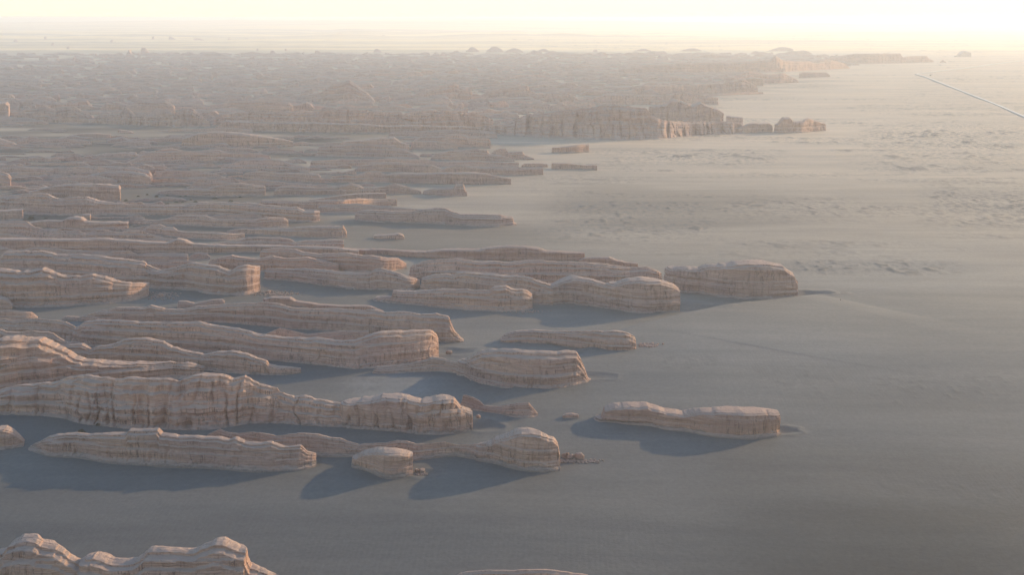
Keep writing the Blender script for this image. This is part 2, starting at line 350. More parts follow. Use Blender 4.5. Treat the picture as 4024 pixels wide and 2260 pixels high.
    zt = (noise(x / 9, y / 5, sd, 15) * .012 + noise(x / 2.6, y / 2.6, sd, 16) * .006) * A * sstep(.6, .9, Z) * (R > 0)
    z = z + zt
    z = z + np.where((Z > -.01) & (Z < .16), 1, 0) * (.035 * min(A, 30) * np.abs(noise(x / 2.4, y / 2.4, sd, 41)) + .02 * min(A, 30) * noise(x / 6, y / 6, sd, 42)) * (R > 0)
    z[0] = np.minimum(z[0], -16)
    return np.stack([x, y, z], -1).reshape(-1, 3), nl, nr
def place(name, V, nl, nr, mat):
    c = np.array([V[:, 0].mean(), V[:, 1].mean(), 0.0])
    o = mesh_grid(name, V - c, nl, nr, close_col=True, mat=mat); o.location = c; o.data.polygons.foreach_set('use_smooth', np.zeros(len(o.data.polygons), bool))
    return o
COUNT = [0]
def ridge(reg, label, T, B, cat='rock ridge', name='rock_ridge', mat=None, **kw):
    V, nl, nr = ridge_mesh(px(reg, T), px(reg, B), **kw); COUNT[0] += 1
    return tag(place(name, V, nl, nr, mat or ROCK), label, cat)
# each line: view, x shift, options, label, outline of the top, line of the foot   (measured in the enlarged photo)
RID = '''
R7|0|half=.7,prof=ridge|weathered butte with a flat dark cap in the bottom left corner of the picture|-150,1330 0,1290 35,1265 90,1200 170,1165 290,1165 330,1200 440,1220 500,1260 545,1300 600,1325 760,1420|-150,1620 300,1660 760,1640
R7|0|half=.65,prof=ridge|pointed bottom edge rock with an overhanging right shoulder and pale folds|540,1400 590,1345 640,1325 670,1298 720,1292 860,1335 950,1345 1030,1330 1070,1310 1130,1250 1160,1240 1330,1250 1430,1262 1480,1255 1540,1220 1640,1185 1690,1187 1780,1225 1865,1245 1870,1300 1900,1370 2000,1410 2100,1450 2200,1520|540,1640 1200,1660 2200,1650
R8|0|half=.8,prof=slope,mat=R|reddish crest just showing at the bottom edge in the middle|820,1452 950,1425 1100,1412 1300,1417 1450,1410 1550,1408 1700,1428 1900,1452|820,1560 1300,1600 1900,1560
R7|0|half=.7,prof=cliff|short blunt rock cut by the left edge beside the long ridge with a square cap|-200,380 -60,345 0,333 50,332 120,355 160,395 190,430 218,450|-200,520 0,508 100,500 218,470
R7|0|half=.42,prof=ridge,gully=1.2|long ridge with a square cap block, lowest complete ridge on the left|228,470 300,440 370,400 500,382 700,383 850,378 960,375 985,342 1080,345 1195,342 1225,382 1350,402 1480,405 1680,415 1730,425 1780,405 1850,440 1960,450 2050,443 2150,475 2270,467 2320,515 2405,530 2418,560|228,490 300,515 400,545 600,555 800,590 1000,598 1150,605 1400,630 1700,640 2000,655 2250,655 2380,625 2418,600
R7|0|half=.38,prof=slope|low sinuous ridge tail rising to a tall striped monolith with boulders at its right foot|1540,400 1600,372 1660,345 1720,370 1800,380 1880,368 1960,372 2080,395 2250,378 2400,385 2500,410 2575,417 2635,440 2705,460 2825,450 2905,450 2995,430 3055,435 3145,460 3255,455 3355,445 3445,465 3575,462 3690,450|1540,420 1750,470 2000,520 2400,550 2575,550 2705,545 3125,575 3275,558 3425,542 3525,555 3690,590
R8|0|half=.50,prof=cliff|tall striped monolith with a rounded crown at the end of the low ridge tail|980,468 1060,462 1130,448 1160,415 1250,390 1330,358 1420,350 1500,365 1560,395 1605,410 1632,450 1645,530 1675,575|980,565 1050,582 1200,610 1380,650 1550,660 1630,648 1675,635
R8|0|half=.62,prof=cliff|small boat shaped rock with tapering left end, below the low ridge tail|78,600 130,545 170,520 280,500 430,505 540,520 550,580 565,630|78,618 150,640 250,670 330,705 420,712 520,695 565,672
R8|0|half=.75,prof=cliff,mat=R|lone flat topped reddish mesa standing in the open sand at lower right|1905,280 1960,250 1985,190 2050,170 2180,155 2300,155 2370,180 2440,205 2575,225 2692,205 2832,195 2972,193 3132,200 3302,205 3314,280 3318,320|1905,290 2050,300 2160,315 2300,320 2450,345 2575,357 2692,385 2852,400 3052,410 3222,395 3292,385 3318,370
R8|0|half=.8,prof=cliff,mat=R|tiny pinkish stump in the sand left of the lone mesa|1660,258 1690,230 1740,227 1785,232 1798,258|1660,264 1700,269 1798,267
R8|0|half=.5,prof=slope,mat=R|small orange pink saddle shaped ridge with two humps|878,120 890,88 940,88 990,105 1040,130 1080,170 1180,175 1270,160 1330,148 1410,142 1450,190 1490,238|878,180 950,210 1050,222 1180,235 1300,260 1400,263 1490,252
R7|0|half=.42,prof=tread,gully=1.5|huge gullied ridge descending to the right, fluted aprons at its foot|-100,60 0,50 100,20 250,10 350,0 400,-5 500,-38 600,-63 750,-55 870,-28 1000,-38 1350,-25 1450,-53 1530,-73 1700,-58 1760,-35 1850,-50 1960,5 2090,40 2110,70 2220,100 2300,92 2430,130 2560,148 2680,170|-100,230 0,235 200,245 450,265 700,310 900,345 1200,360 1600,350 1900,318 2200,310 2575,328 2680,335
R7|0|half=.52,prof=cliff,gully=1.6|dark notched block with pale ledges forming the right end of the huge gullied ridge|2560,165 2620,138 2725,120 2825,108 2885,88 3035,95 3175,130 3275,115 3365,100 3425,105 3475,165 3578,208 3584,290|2560,328 2800,352 3100,376 3300,382 3450,372 3584,348
R7|0|half=.35,prof=cliff,gully=1.8|low lobed bench at the front foot of the dark notched block|3115,240 3180,215 3350,198 3500,195 3575,212 3582,290|3115,378 3300,388 3450,378 3582,352
R4|0|half=.42,prof=ridge|broad ridge running off the left edge, sloping down to a blunt right nose|-150,1090 0,1095 100,1090 250,1100 320,1100 420,1150 480,1180 560,1230 640,1255 750,1270 850,1283 1000,1290 1200,1280 1440,1290 1565,1325 1582,1365|-150,1560 0,1560 400,1500 800,1460 1200,1430 1450,1415 1582,1385
R4|0|half=.4,prof=ridge|dark humped ridge tapering to a thin low prow beside the blue shade|470,1155 580,1145 620,1140 690,1180 740,1165 850,1150 900,1130 960,1105 1100,1105 1230,1125 1300,1165 1400,1195 1540,1220 1640,1205 1750,1197 1850,1215 1950,1250 2010,1270 2030,1300 2100,1315 2280,1328 2290,1360|470,1290 900,1300 1300,1325 1600,1350 1900,1380 2150,1392 2290,1380
R4|0|half=.45,prof=slope|shadowed shoulder behind the broad left edge ridge, sloping to a low neck|-150,1035 0,1033 60,1060 150,1060 250,1048 400,1065 430,1090 500,1130 600,1140 640,1150 700,1185|-150,1250 400,1250 700,1230
R4|0|half=.4,prof=ridge,gully=.9|longest smooth ridge of the left half, ending in a sunlit square bluff|540,1055 600,1010 640,975 750,962 900,968 1050,980 1250,985 1420,980 1500,975 1600,1005 1800,1030 1870,1045 1970,1075 2150,1095 2400,1100 2575,1120 2700,1110 2800,1075 2900,1050 3075,1045 3255,1040 3290,1065 3315,1130 3338,1200|540,1140 900,1190 1300,1215 1700,1240 2000,1275 2300,1300 2575,1335 2700,1345 2850,1335 3100,1305 3240,1288 3338,1245
R4|0|half=.4,prof=slope|low hump with a pale bench behind the square sunlit bluff|1985,1080 2030,1060 2110,1025 2200,1043 2320,1072 2450,1055 2575,1045 2800,1045|1985,1100 2300,1160 2800,1150
R4|0|half=.36,prof=tread,gully=1.1|long layered ridge with tilted pale ledges and a flared orange right end|460,960 500,935 600,945 750,900 890,872 1000,870 1100,870 1140,853 1250,880 1380,885 1500,860 1700,845 1850,835 1990,835 2080,840 2200,870 2350,880 2575,882 2725,895 2825,885 2905,905 3055,905 3175,925 3290,918 3385,938 3405,990 3425,1040 3475,1095 3515,1125|460,975 800,985 1200,990 1700,1000 2000,1025 2300,1045 2575,1060 2700,1075 3000,1110 3250,1140 3400,1145 3515,1138
R4|0|half=.5,prof=ridge|small detached flat ridge in the blue shade behind the tilted ledges|1325,840 1340,818 1400,820 1470,838 1600,812 1680,810 1710,840|1325,885 1500,880 1710,865
R4|0|half=.5,prof=cliff,mat=R|thin brown slab showing above the long layered ridge|1980,810 2050,790 2190,793 2230,820 2400,845 2575,857 2775,856 2820,870 2905,900|1980,850 2300,885 2575,900 2905,920
R4|0|half=.6,prof=cliff|small blunt block cut by the left edge above the pale sand tongue|-150,785 0,788 60,800 100,850 112,885|-150,897 112,897
R4|0|half=.5,prof=slope|gentle rounded ridge end cut by the left edge below the pale sand tongue|-150,895 0,892 60,888 180,900 240,905 290,945 300,955|-150,990 200,985 300,968
R4|0|half=.45,prof=slope|pale low shelf ridge on the left edge leading to the longest smooth ridge|-150,965 50,960 110,970 200,955 300,955 420,965 500,980 560,1010 620,1060|-150,1090 300,1110 560,1135 620,1130
R4|2575|half=.55,prof=tread|isolated loaf shaped striped rock on the sand with rubble at its right nose|1185,1125 1190,1085 1240,1070 1320,1050 1450,1040 1600,1048 1750,1052 1900,1050 2050,1048 2160,1060 2210,1090 2225,1130 2240,1170|1185,1148 1400,1150 1550,1160 1750,1187 1900,1217 2050,1241 2180,1240 2240,1222
R4|2575|half=.5,prof=slope|thin low tail of the wedge shaped bluff pointing left|235,1335 240,1312 350,1310 500,1300 640,1265 680,1242 760,1250 840,1280 900,1290 1000,1300|235,1385 400,1378 600,1370 750,1365 900,1385 1000,1420
R4|2575|half=.6,prof=ridge|wedge shaped bluff with a flat top and a sloping sunlit right end|850,1300 880,1278 960,1255 1010,1220 1060,1195 1200,1188 1300,1185 1400,1195 1600,1205 1770,1200 1800,1250 1835,1330 1860,1400 1925,1440|850,1375 900,1388 960,1420 1050,1450 1200,1482 1350,1500 1550,1509 1700,1500 1850,1475 1925,1450
R4|2575|half=.6,prof=ridge|brown front rock with a low step on its left end, before the twin domed bluffs|240,805 260,790 380,785 390,745 560,745 700,735 830,730 1000,740 1120,735 1150,710 1240,705 1290,730 1400,738 1440,770 1462,840|240,822 400,845 600,860 800,885 1000,900 1200,909 1400,895 1462,878
R4|2575|half=.45,prof=ridge|pale topped rounded ridge running left from the twin domed bluffs|590,680 640,640 700,620 780,615 850,625 880,605 950,600 1050,612 1200,625 1380,640 1440,650 1540,685 1620,720|590,740 900,760 1300,810 1450,850 1620,855
R4|2575|half=.55,prof=cliff|left one of the twin domed bluffs, with a pale cap|1500,720 1560,700 1600,690 1680,655 1780,635 1900,655 2000,690 2060,720|1500,855 1700,846 1850,862 2060,895
R4|2575|half=.6,prof=cliff,gully=.8|right one of the twin domed bluffs, massive with a steep right face|1970,720 2020,700 2060,690 2130,665 2250,648 2400,660 2500,690 2540,720 2560,790 2574,860|1970,875 2050,890 2150,911 2300,920 2450,912 2574,900
R4|2575|half=.4,prof=tread|long pale backed ridge behind the twin domed bluffs|490,610 540,550 620,520 750,505 900,500 1000,520 1040,525 1150,520 1280,530 1380,515 1480,512 1600,525 1800,530 1980,540 2100,560 2200,570 2290,560 2380,590 2430,620|490,665 800,680 1300,700 1700,700 2100,690 2430,665
R4|0|half=.45,prof=tread|ridge with a low pointed summit between the dark bluff and the front rock|1985,640 1992,578 2100,575 2210,580 2300,575 2450,585 2575,603 2705,610 2785,605 2835,580 2875,575 2975,600 3055,630 3135,650 3185,668|1985,665 2200,672 2400,700 2575,722 2700,737 2900,742 3100,742 3185,715
R4|0|half=.5,prof=ridge,mat=R|brown sloping ridge with a bright sawn off left shoulder above the pointed summit|1940,490 1990,430 2100,425 2230,430 2300,455 2400,465 2575,460 2640,462 2725,475 2825,480 2905,495 3005,500 3065,540 3085,555|1940,560 2575,605 2875,612 3085,575
R4|2575|half=.5,prof=cliff,mat=R|thin orange brown wall along the back of the right hand ridges|-200,415 0,425 150,430 300,430 450,440 560,445 640,445 780,430 900,430 1050,430 1120,415 1250,403 1400,410 1500,425 1540,440 1700,450 1840,455 1850,490|-200,460 0,470 500,495 900,522 1300,530 1850,528
R4|2575|half=.6,prof=cliff,mat=R|small orange sunlit fin just right of the thin orange wall|1780,520 1850,495 1950,490 2020,490 2080,515 2150,530 2235,535 2245,555|1780,545 2000,570 2245,575
R4|2575|half=.55,prof=cliff,gully=.8|largest right hand monolith, striped, with an orange lit nose and a scour hollow|2400,650 2440,585 2480,565 2575,562 2692,570 2732,560 2812,548 2902,545 2972,525 3152,520 3312,540 3352,580 3397,605 3422,670 3448,740|2400,715 2575,757 2722,775 2872,800 3022,806 3192,801 3352,791 3448,782
R4|0|half=.45,prof=ridge,gully=1.1|long dark cliff at the left edge with a deeply undercut right foot|-150,580 -60,570 50,580 150,600 260,590 330,573 370,590 420,610 500,630 600,635 700,622 800,640 880,670 1000,685 1160,685 1168,745|-150,865 100,871 400,873 600,864 800,850 1000,832 1168,785
R4|0|half=.42,prof=tread|layered slope with a fine striped band above the long dark cliff|-150,500 0,495 45,450 150,445 300,445 430,470 500,470 560,468 700,475 850,495 1000,515 1100,530 1110,548 1180,575 1300,620|-150,680 400,690 900,720 1300,720
R4|0|half=.45,prof=ridge,gully=1.1|high bluff with a crumbling sunlit corner and talus at its foot|1080,610 1200,590 1350,560 1450,530 1550,545 1650,555 1740,595 1800,560 1880,553 1965,558 1985,600 1998,680|1080,720 1200,730 1400,745 1600,767 1800,787 1900,778 1998,745
R4|0|half=.5,prof=slope|flat saddle of reddish beds behind the high crumbling bluff|1100,530 1200,535 1300,520 1360,512 1430,520 1550,540 1640,560 1700,590|1100,590 1400,620 1700,620
R4|0|half=.5,prof=slope|low pale plateau with white dusted ledges crossing the left half|-150,410 50,420 110,440 200,430 280,415 480,430 560,440 600,435 750,455 820,455 900,445 970,442 1040,470 1180,458 1400,465 1440,475|-150,520 900,540 1440,540
R4|0|half=.7,prof=slope|small white dusted cone on the pale plateau|1410,495 1450,470 1500,450 1560,465 1600,495|1410,520 1600,520
R4|0|half=.5,prof=ridge,mat=R|row of brown notched humps right of the white dusted cone|1560,520 1680,490 1750,475 1820,490 1930,505 2060,480 2160,500 2320,490 2450,520 2575,545|1560,595 2000,605 2575,612
R4|0|half=.42,prof=cliff,gully=.8|very long even wall of brown rock crossing the left half below the flat reddish beds|-150,345 200,350 270,352 600,355 800,350 900,360 1150,375 1270,380 1340,345 1400,360 1450,385 1600,395 1800,400 2000,400 2300,410 2575,420 2720,440|-150,460 800,470 1400,470 1900,460 2575,490 2720,490
R4|0|half=.5,prof=tread|pale layered hump at the right end of the very long even wall|1560,395 1700,380 1830,355 1870,342 1950,340 2100,345 2180,355 2230,378 2300,365 2500,360 2590,362 2612,380 2614,420|1560,425 2000,445 2614,447
R4|0|half=.5,prof=slope|short ledge on the left edge just above the very long even wall|-150,315 60,315 150,325 270,350|-150,385 270,385
R4|0|half=.45,prof=slope|purple brown ridge from the left edge with two low swells|-150,215 100,215 200,218 260,260 350,285 500,290 600,290 650,318 720,300 800,295 900,300 980,285 1050,290 1150,320 1250,345 1345,352|-150,350 600,375 1345,390
R4|0|half=.5,prof=ridge|stepped ridge with a left block and thin tail ending in a square nose|1060,290 1120,262 1140,245 1205,243 1250,262 1310,265 1340,290 1400,300 1600,305 1750,312 1850,312 1858,340|1060,315 1200,330 1450,355 1700,369 1858,352
R4|0|half=.5,prof=cliff|pitted dark wall with a rounded hump behind it, above the two low swells|205,228 330,212 480,212 520,190 570,182 620,190 650,215 750,225 900,222 970,225 992,255|205,272 350,282 600,296 850,295 992,286
R4|0|half=.8,prof=cliff|small square block perched behind the pitted dark wall|613,200 618,168 650,163 697,167 700,200|613,212 700,212
R4|0|half=.5,prof=ridge|ridge ending in a rounded knob beside a narrow blue gap|1695,297 1750,285 1820,275 1900,280 2050,270 2200,270 2250,262 2350,255 2575,258 2588,246 2612,292 2630,335|1695,312 1850,325 2100,340 2400,353 2575,354 2630,347
R4|0|half=.5,prof=ridge,gully=1.1|arched ridge with a cracked knob at its right end and low tongue at its left|1000,238 1020,208 1180,210 1250,200 1330,175 1420,170 1550,178 1620,200 1750,205 1900,208 2000,192 2140,190 2178,215 2188,248|1000,250 1200,246 1500,259 1800,273 2000,279 2188,263
R4|0|half=.6,prof=slope|thin pale bar of rock directly behind the arched ridge|1550,185 1700,170 1800,168 1900,152 1990,182|1550,210 1990,210
R4|0|half=.42,prof=ridge,gully=.9|long ridge from the left edge ending in a square cut block|-150,30 60,35 180,10 350,10 420,45 480,50 600,35 660,35 750,65 900,85 1000,95 1200,95 1400,95 1500,75 1700,78 1900,82 2050,100 2150,115 2240,112 2300,140 2425,142 2432,195|-150,140 200,172 450,182 900,178 1300,178 1600,178 1800,187 2000,207 2250,227 2400,230 2432,217
R4|0|half=.7,prof=cliff|dark block with a sunlit vertical corner cut by the left edge|-150,140 20,137 100,130 190,125 203,195|-150,214 203,212
R4|0|half=.45,prof=ridge|ridge of two stacked steps behind the square cut block|1955,92 1960,58 2100,65 2300,68 2400,60 2450,62 2575,60 2700,48 2875,52 2990,50 3004,70 3006,95|1955,120 2200,130 2400,145 2575,152 2800,118 3006,107
R4|2575|half=.5,prof=cliff|upper step with a pale lip behind the two stacked steps|-250,60 -120,42 0,22 150,8 345,6 350,36|-250,70 350,52
R4|2575|half=.5,prof=ridge|pale ridge standing alone on the sand flat, middle of the picture, long low right prow|88,190 95,150 180,135 280,135 400,145 550,145 640,125 780,118 830,140 900,165 1000,165 1180,170 1290,185 1302,225 1330,240|88,215 300,232 600,239 900,256 1180,266 1330,250
R4|2575|half=.5,prof=slope|smooth low rock just behind the left end of the long low prow ridge|-200,110 0,90 130,88 250,100 400,115 560,128 660,128|-200,165 0,165 660,172
R4|2575|half=.8,prof=cliff|small isolated flat rock lying in the blue shaded sand, middle of the picture|235,348 240,322 340,320 440,310 460,318 487,348|235,356 430,366 487,359
R1|0|half=.45,prof=cliff,gully=1.2|broad dark bluff with a crumbled right face, beside the shrub dotted flat|200,1450 400,1400 500,1390 600,1385 830,1390 905,1395 925,1440 935,1500|200,1500 500,1502 750,1522 935,1524
R1|0|half=.5,prof=ridge|rounded ridge right of the shrub dotted flat, with a notched left tail|1180,1440 1350,1425 1560,1420 1700,1385 1750,1375 1850,1385 2000,1400 2015,1450|1180,1462 1600,1484 2015,1472
R1|0|half=.5,prof=slope|arched brown ridge with a pale back above the shrub dotted flat|1430,1400 1450,1385 1480,1355 1520,1342 1600,1360 1720,1375 1760,1390|1430,1425 1760,1425
R1|0|half=.5,prof=slope|brown ridge with a small peak and sloping pale back, left of centre|1780,1385 1830,1360 1950,1345 2050,1360 2200,1375 2280,1380 2395,1395 2400,1425|1780,1425 2100,1430 2400,1440
R1|0|half=.45,prof=ridge|knobbly ridge with a thin right tail at the edge of the open sand|2060,1437 2110,1402 2300,1405 2450,1415 2575,1400 2640,1380 2700,1392 2745,1415 2900,1402 2975,1380 3100,1415 3190,1442|2060,1478 2700,1475 3190,1467
R1|2575|half=.6,prof=ridge|low rock with a small square hat block at the edge of the open sand|600,1440 680,1420 850,1412 855,1388 925,1386 930,1425 960,1465|600,1468 800,1488 960,1483
R1|2575|half=.45,prof=cliff|straight wall with dark vertical cracks ending in a tapered nose|300,1345 350,1310 450,1300 600,1305 760,1298 850,1300 1000,1298 1090,1305 1180,1325 1280,1345 1290,1378|300,1383 700,1394 1000,1396 1290,1392
R1|2575|half=.5,prof=slope|low ridge joined to the left end of the straight cracked wall|-100,1330 25,1315 100,1320 200,1290 275,1287 350,1312 380,1340|-100,1385 380,1386
R1|2575|half=.42,prof=ridge|ridge with a pitted middle hump above the straight cracked wall|80,1287 150,1245 300,1225 420,1220 540,1235 680,1240 760,1270 850,1245 1000,1250 1080,1260 1300,1262 1525,1262 1533,1300|80,1300 500,1304 900,1312 1300,1327 1533,1320
R1|2575|half=.5,prof=slope|long faint ridge directly behind the pitted middle hump|-250,1215 0,1195 150,1198 400,1190 640,1200 720,1215 900,1210 1100,1215 1345,1225 1350,1250|-250,1260 600,1263 1350,1264
R1|2575|half=.5,prof=tread|sloping pale ledged rock with a thin right tail near the sand edge|670,1182 720,1150 850,1130 1000,1120 1100,1130 1115,1155 1200,1170 1318,1205|670,1204 1000,1218 1318,1222
R1|2575|half=.6,prof=tread|small tilted rock with a cone at its left end on the sand edge|1130,1142 1200,1115 1240,1118 1260,1145 1365,1138 1380,1165 1465,1195|1130,1152 1250,1202 1465,1207
R1|2575|half=.6,prof=cliff|little block between the pitted hump ridge and the thin low bar|1355,1252 1380,1230 1500,1228 1555,1235 1560,1256|1355,1262 1560,1263
R1|2575|half=.6,prof=cliff|thin low bar of rock alone on the sand with a shadow on its left|1580,1262 1600,1228 1700,1228 1800,1240 1850,1243 1925,1240 1940,1270|1580,1276 1940,1281
R1|2575|half=.8,prof=cliff,mat=R|small reddish wedge alone on the pale sand below the great mesa|1575,1142 1600,1110 1700,1100 1780,1088 1865,1085 1877,1130|1575,1151 1750,1153 1877,1141
R1|2575|half=.45,prof=slope|smooth mauve ridge sloping down to the right, left of centre|-200,1100 0,1090 100,1080 250,1095 400,1105 480,1125 560,1160 605,1185|-200,1180 300,1192 605,1195
R1|2575|half=.5,prof=cliff|short ridge with an orange lit right corner above the smooth mauve ridge|0,1065 150,1055 290,1035 400,1035 450,1070 518,1088 524,1120|0,1110 524,1132
R1|2575|half=.5,prof=slope|low hump right of the orange lit corner|515,1087 540,1060 700,1060 800,1075 880,1095 892,1122|515,1125 892,1133
R1|2575|half=.5,prof=ridge|double stepped rock with a blunt right face at the blue flat below the great mesa|540,1055 600,1030 750,1025 850,1005 930,1015 1050,1040 1110,1040 1130,1075 1138,1108|540,1075 900,1112 1138,1116
R1|2575|half=.5,prof=slope|thin reddish ledge at the left end of the blue flat below the great mesa|345,1022 380,990 600,985 900,975 1100,985 1180,1010 1187,1035|345,1034 1187,1043
R1|0|half=.45,prof=slope|low mauve ridge with two pale streaked humps, far left of centre|950,1225 1100,1150 1200,1140 1400,1135 1600,1140 1750,1150 1900,1150 2020,1165 2055,1200|950,1232 2055,1222
R1|0|half=.45,prof=ridge|long low ridge from the left edge with a darker scalloped foot|-100,1235 0,1235 100,1240 200,1255 400,1265 600,1255 800,1250 1000,1255 1130,1290 1165,1350|-100,1325 500,1318 1165,1385
R1|0|half=.5,prof=ridge|brown ridge block above the broad dark bluff|380,1355 450,1330 600,1320 750,1325 850,1345 900,1370|380,1392 900,1398
R1|0|half=.5,prof=ridge|ridge with a cracked right face beside a blue pool of shade, left|640,1325 800,1290 1000,1290 1100,1310 1140,1335 1155,1385|640,1385 1155,1402
R1|0|half=.5,prof=slope|gentle ridge above the pool of blue shade|1150,1290 1300,1280 1500,1285 1600,1300 1715,1340|1150,1345 1715,1348
R1|0|half=.5,prof=ridge|brown ridge with a double hump, left of centre, right of the blue pool|1820,1335 1850,1300 1950,1285 2100,1300 2200,1300 2400,1310 2435,1345|1820,1350 2435,1388
R1|0|half=.5,prof=slope|faint ridge between the two blue strips left of centre|1650,1262 1830,1200 1900,1195 2100,1200 2230,1240 2350,1270|1650,1285 2350,1300
R1|0|half=.45,prof=cliff|striped mid distance wall behind a narrow blue pool|1350,1085 1380,1040 1500,1000 1650,990 1750,995 1900,1010 2150,1050 2215,1065 2225,1100|1350,1112 1800,1114 2225,1107
R1|0|half=.6,prof=ridge|little mound ridge at the left edge above the blue shade|-80,1060 0,1040 100,1070 160,1108|-80,1114 160,1116
R1|0|half=.5,prof=slope|low streaky ridge beside the long blue shade on the left|120,1065 220,1025 300,1040 500,1040 700,1060 705,1085|120,1092 705,1096
R1|0|half=.6,prof=cliff|small square ended ridge in the blue shade, left|460,1035 600,1005 700,1000 840,1010 852,1042|460,1048 852,1052
R1|0|half=.8,prof=cliff|two lobed stump in the blue shade under the fluted cliff|880,1003 900,975 980,985 1020,1003|880,1008 1020,1009
R1|0|half=.5,prof=slope|flat pale bar right of the two lobed stump|1170,990 1300,975 1700,960 1900,975 1912,995|1170,997 1912,1002
R1|0|half=.6,prof=ridge|dark layered block cut by the left edge, a little above the very dark corner block|-80,1290 0,1290 70,1310 100,1360 108,1405|-80,1420 108,1420
R1|0|half=.40,prof=tread,gully=2|fluted cliff with dark evenly spaced gullies, far left|640,905 700,890 760,860 850,850 900,850 960,812 1020,868 1200,860 1320,850 1380,812 1450,820 1520,868 1590,930 1600,945|640,930 1000,945 1300,958 1600,957
R1|0|half=.45,prof=tread,gully=1.5|layered pinkish bluff at far left with scalloped benches|80,885 200,820 350,800 420,830 560,800 620,835 700,870 725,905|80,925 725,930
R1|0|half=.6,prof=cliff|rounded reddish knob on the left edge in the far bluffs|-80,770 0,770 60,765 85,800 98,850|-80,882 98,880
R1|0|half=.45,prof=ridge|dark topped bench behind the fluted cliff|740,830 800,775 900,770 980,790 1050,760 1250,755 1310,790 1335,830|740,860 1335,862
R1|0|half=.45,prof=ridge|broad flat backed bluff right of the dark topped bench|1540,810 1600,790 1760,760 2000,755 2180,770 2225,810|1540,850 2225,856
R1|0|half=.36,prof=tread,gully=2|long crumpled escarpment between the fluted cliff and the great mesa|1600,900 1700,860 1900,840 2200,850 2575,825 2725,830 2975,850 3135,868 3375,830 3575,850 3730,900|1600,945 2200,965 2700,975 3300,975 3730,960
R1|0|half=.42,prof=cliff,gully=2|lower fluted bench at the foot of the long crumpled escarpment|1620,975 1640,950 1700,905 1800,910 2050,920 2400,920 2575,930 2725,930 2925,945 3100,940 3500,950 3700,970|1620,985 2200,997 2700,1003 3500,1000 3700,1000
R1|2575|half=.62,prof=slope,gully=2.4|great mesa with deep vertical gullies, tallest rock in the distance|1000,960 1100,945 1250,920 1400,862 1550,850 1700,830 1850,810 2000,795 2070,790 2200,800 2300,815 2340,870 2420,905 2575,918 2725,915 2875,915 3010,925 3060,965|1000,1005 1400,1028 1700,1046 2050,1057 2400,1052 2575,1032 2775,1020 2975,1012 3060,1003
R1|2575|half=.5,prof=cliff,gully=1.5|sunlit upper tier behind the right shoulder of the great mesa|2290,815 2350,795 2450,785 2480,745 2530,748 2575,762 2640,792 2700,765 2750,790 2840,820 2885,850 2895,890|2290,910 2600,925 2895,925
R1|5150|half=.7,prof=cliff|small orange block on the right shoulder of the great mesa|320,885 350,872 460,884 462,915|320,932 462,935
R1|5150|half=.6,prof=cliff|twin lobed rock linking the great mesa to the lone hump|390,975 440,950 500,930 560,925 650,925 682,955|390,1006 500,1004 682,996
R1|5150|half=.55,prof=cliff|lone two peaked hump at the right tip of the great mesa|680,985 720,920 750,885 800,880 830,912 900,910 940,888 1000,908 1072,930 1082,965|680,1002 880,1002 1082,981
R1|2575|half=.45,prof=tread,gully=1.5|hazy bluff with a bright lit right flank behind the great mesa|1390,770 1450,735 1540,700 1700,695 1780,740 1835,765|1390,778 1835,776
R1|2575|half=.45,prof=ridge,gully=1.5|long hazy ridge above the great mesa|1840,772 1900,740 2000,705 2200,710 2400,715 2575,690 2700,700 2850,735|1840,792 2850,790
R1|2575|half=.6,prof=cliff|little hazy block between bright sand gaps|1780,718 1850,683 1960,690 1966,712|1780,722 1966,722
R1|2575|half=.45,prof=tread,gully=1.5|hazy stepped bluff with a glowing edge left of centre|600,745 640,690 760,640 850,620 900,650 985,660 1002,705|600,765 1002,760
R1|2575|half=.45,prof=tread,gully=1.5|hazy pointed bluff with a cream lit corner, centre|1030,725 1100,690 1200,655 1400,640 1430,690 1480,705 1500,722|1030,745 1500,742
R1|2575|half=.42,prof=tread|tall hazy pyramid shaped bluff, left of centre|-350,730 -150,690 -80,640 0,622 60,605 130,650 200,700 265,768|-350,775 265,778
R1|5150|half=.42,prof=ridge,gully=1.3|far hazy ridge with a dark knob, widest in the upper right|-500,520 -300,490 0,475 350,470 650,450 700,415 740,445 820,460 950,460 1000,475 1120,450 1200,470 1260,508|-500,560 0,560 700,545 1260,514
R1|5150|half=.5,prof=tread|hazy bluff ending in a thin prow on the pale sand, upper right|300,590 420,555 500,530 650,560 750,545 850,590 880,617|300,640 880,621
R1|5150|half=.6,prof=cliff|small dim bluff beyond the thin prow|870,568 900,540 1080,543 1112,573|870,586 1112,579
R1|5150|half=.42,prof=tread,gully=1.5|hazy fluted bluff above the dim bluffs row, right of the great mesa top|-400,660 -300,640 0,640 300,620 450,590 560,650 575,680|-400,730 575,698
R1|5150|half=.6,prof=cliff|pinkish lit block behind the hazy fluted bluff|300,610 340,572 380,575 410,600 520,580 600,590 614,635|300,645 614,645
R1|5150|half=.42,prof=ridge|farthest long flat mesa at the upper right, nearly lost in haze|900,470 1000,445 1100,435 1200,415 1300,402 1640,400 1655,425 1760,418 1840,418 1850,435 1893,458|900,478 1400,480 1893,466
R1|5150|half=.8,prof=cliff,mat=P|pale round dome at far right near the road|2055,425 2080,400 2120,380 2165,392 2188,425|2055,428 2188,428
R1|5150|half=.8,prof=cliff|tiny stump left of the pale dome|1938,468 1960,450 1988,467|1938,471 1988,471
R1|5150|half=.6,prof=slope|low hazy bar right of the great mesa, on the open sand|-200,720 0,712 250,705 500,690 610,692|-200,728 300,722 610,708
'''
pale_rock = rock_material('hazy_pale_rock', (.33, .25, .21), (.2, .14, .12), (.4, .31, .26), (.4, .34, .3))
MATS = {'R': ROCKR, 'P': pale_rock}
FEET = []
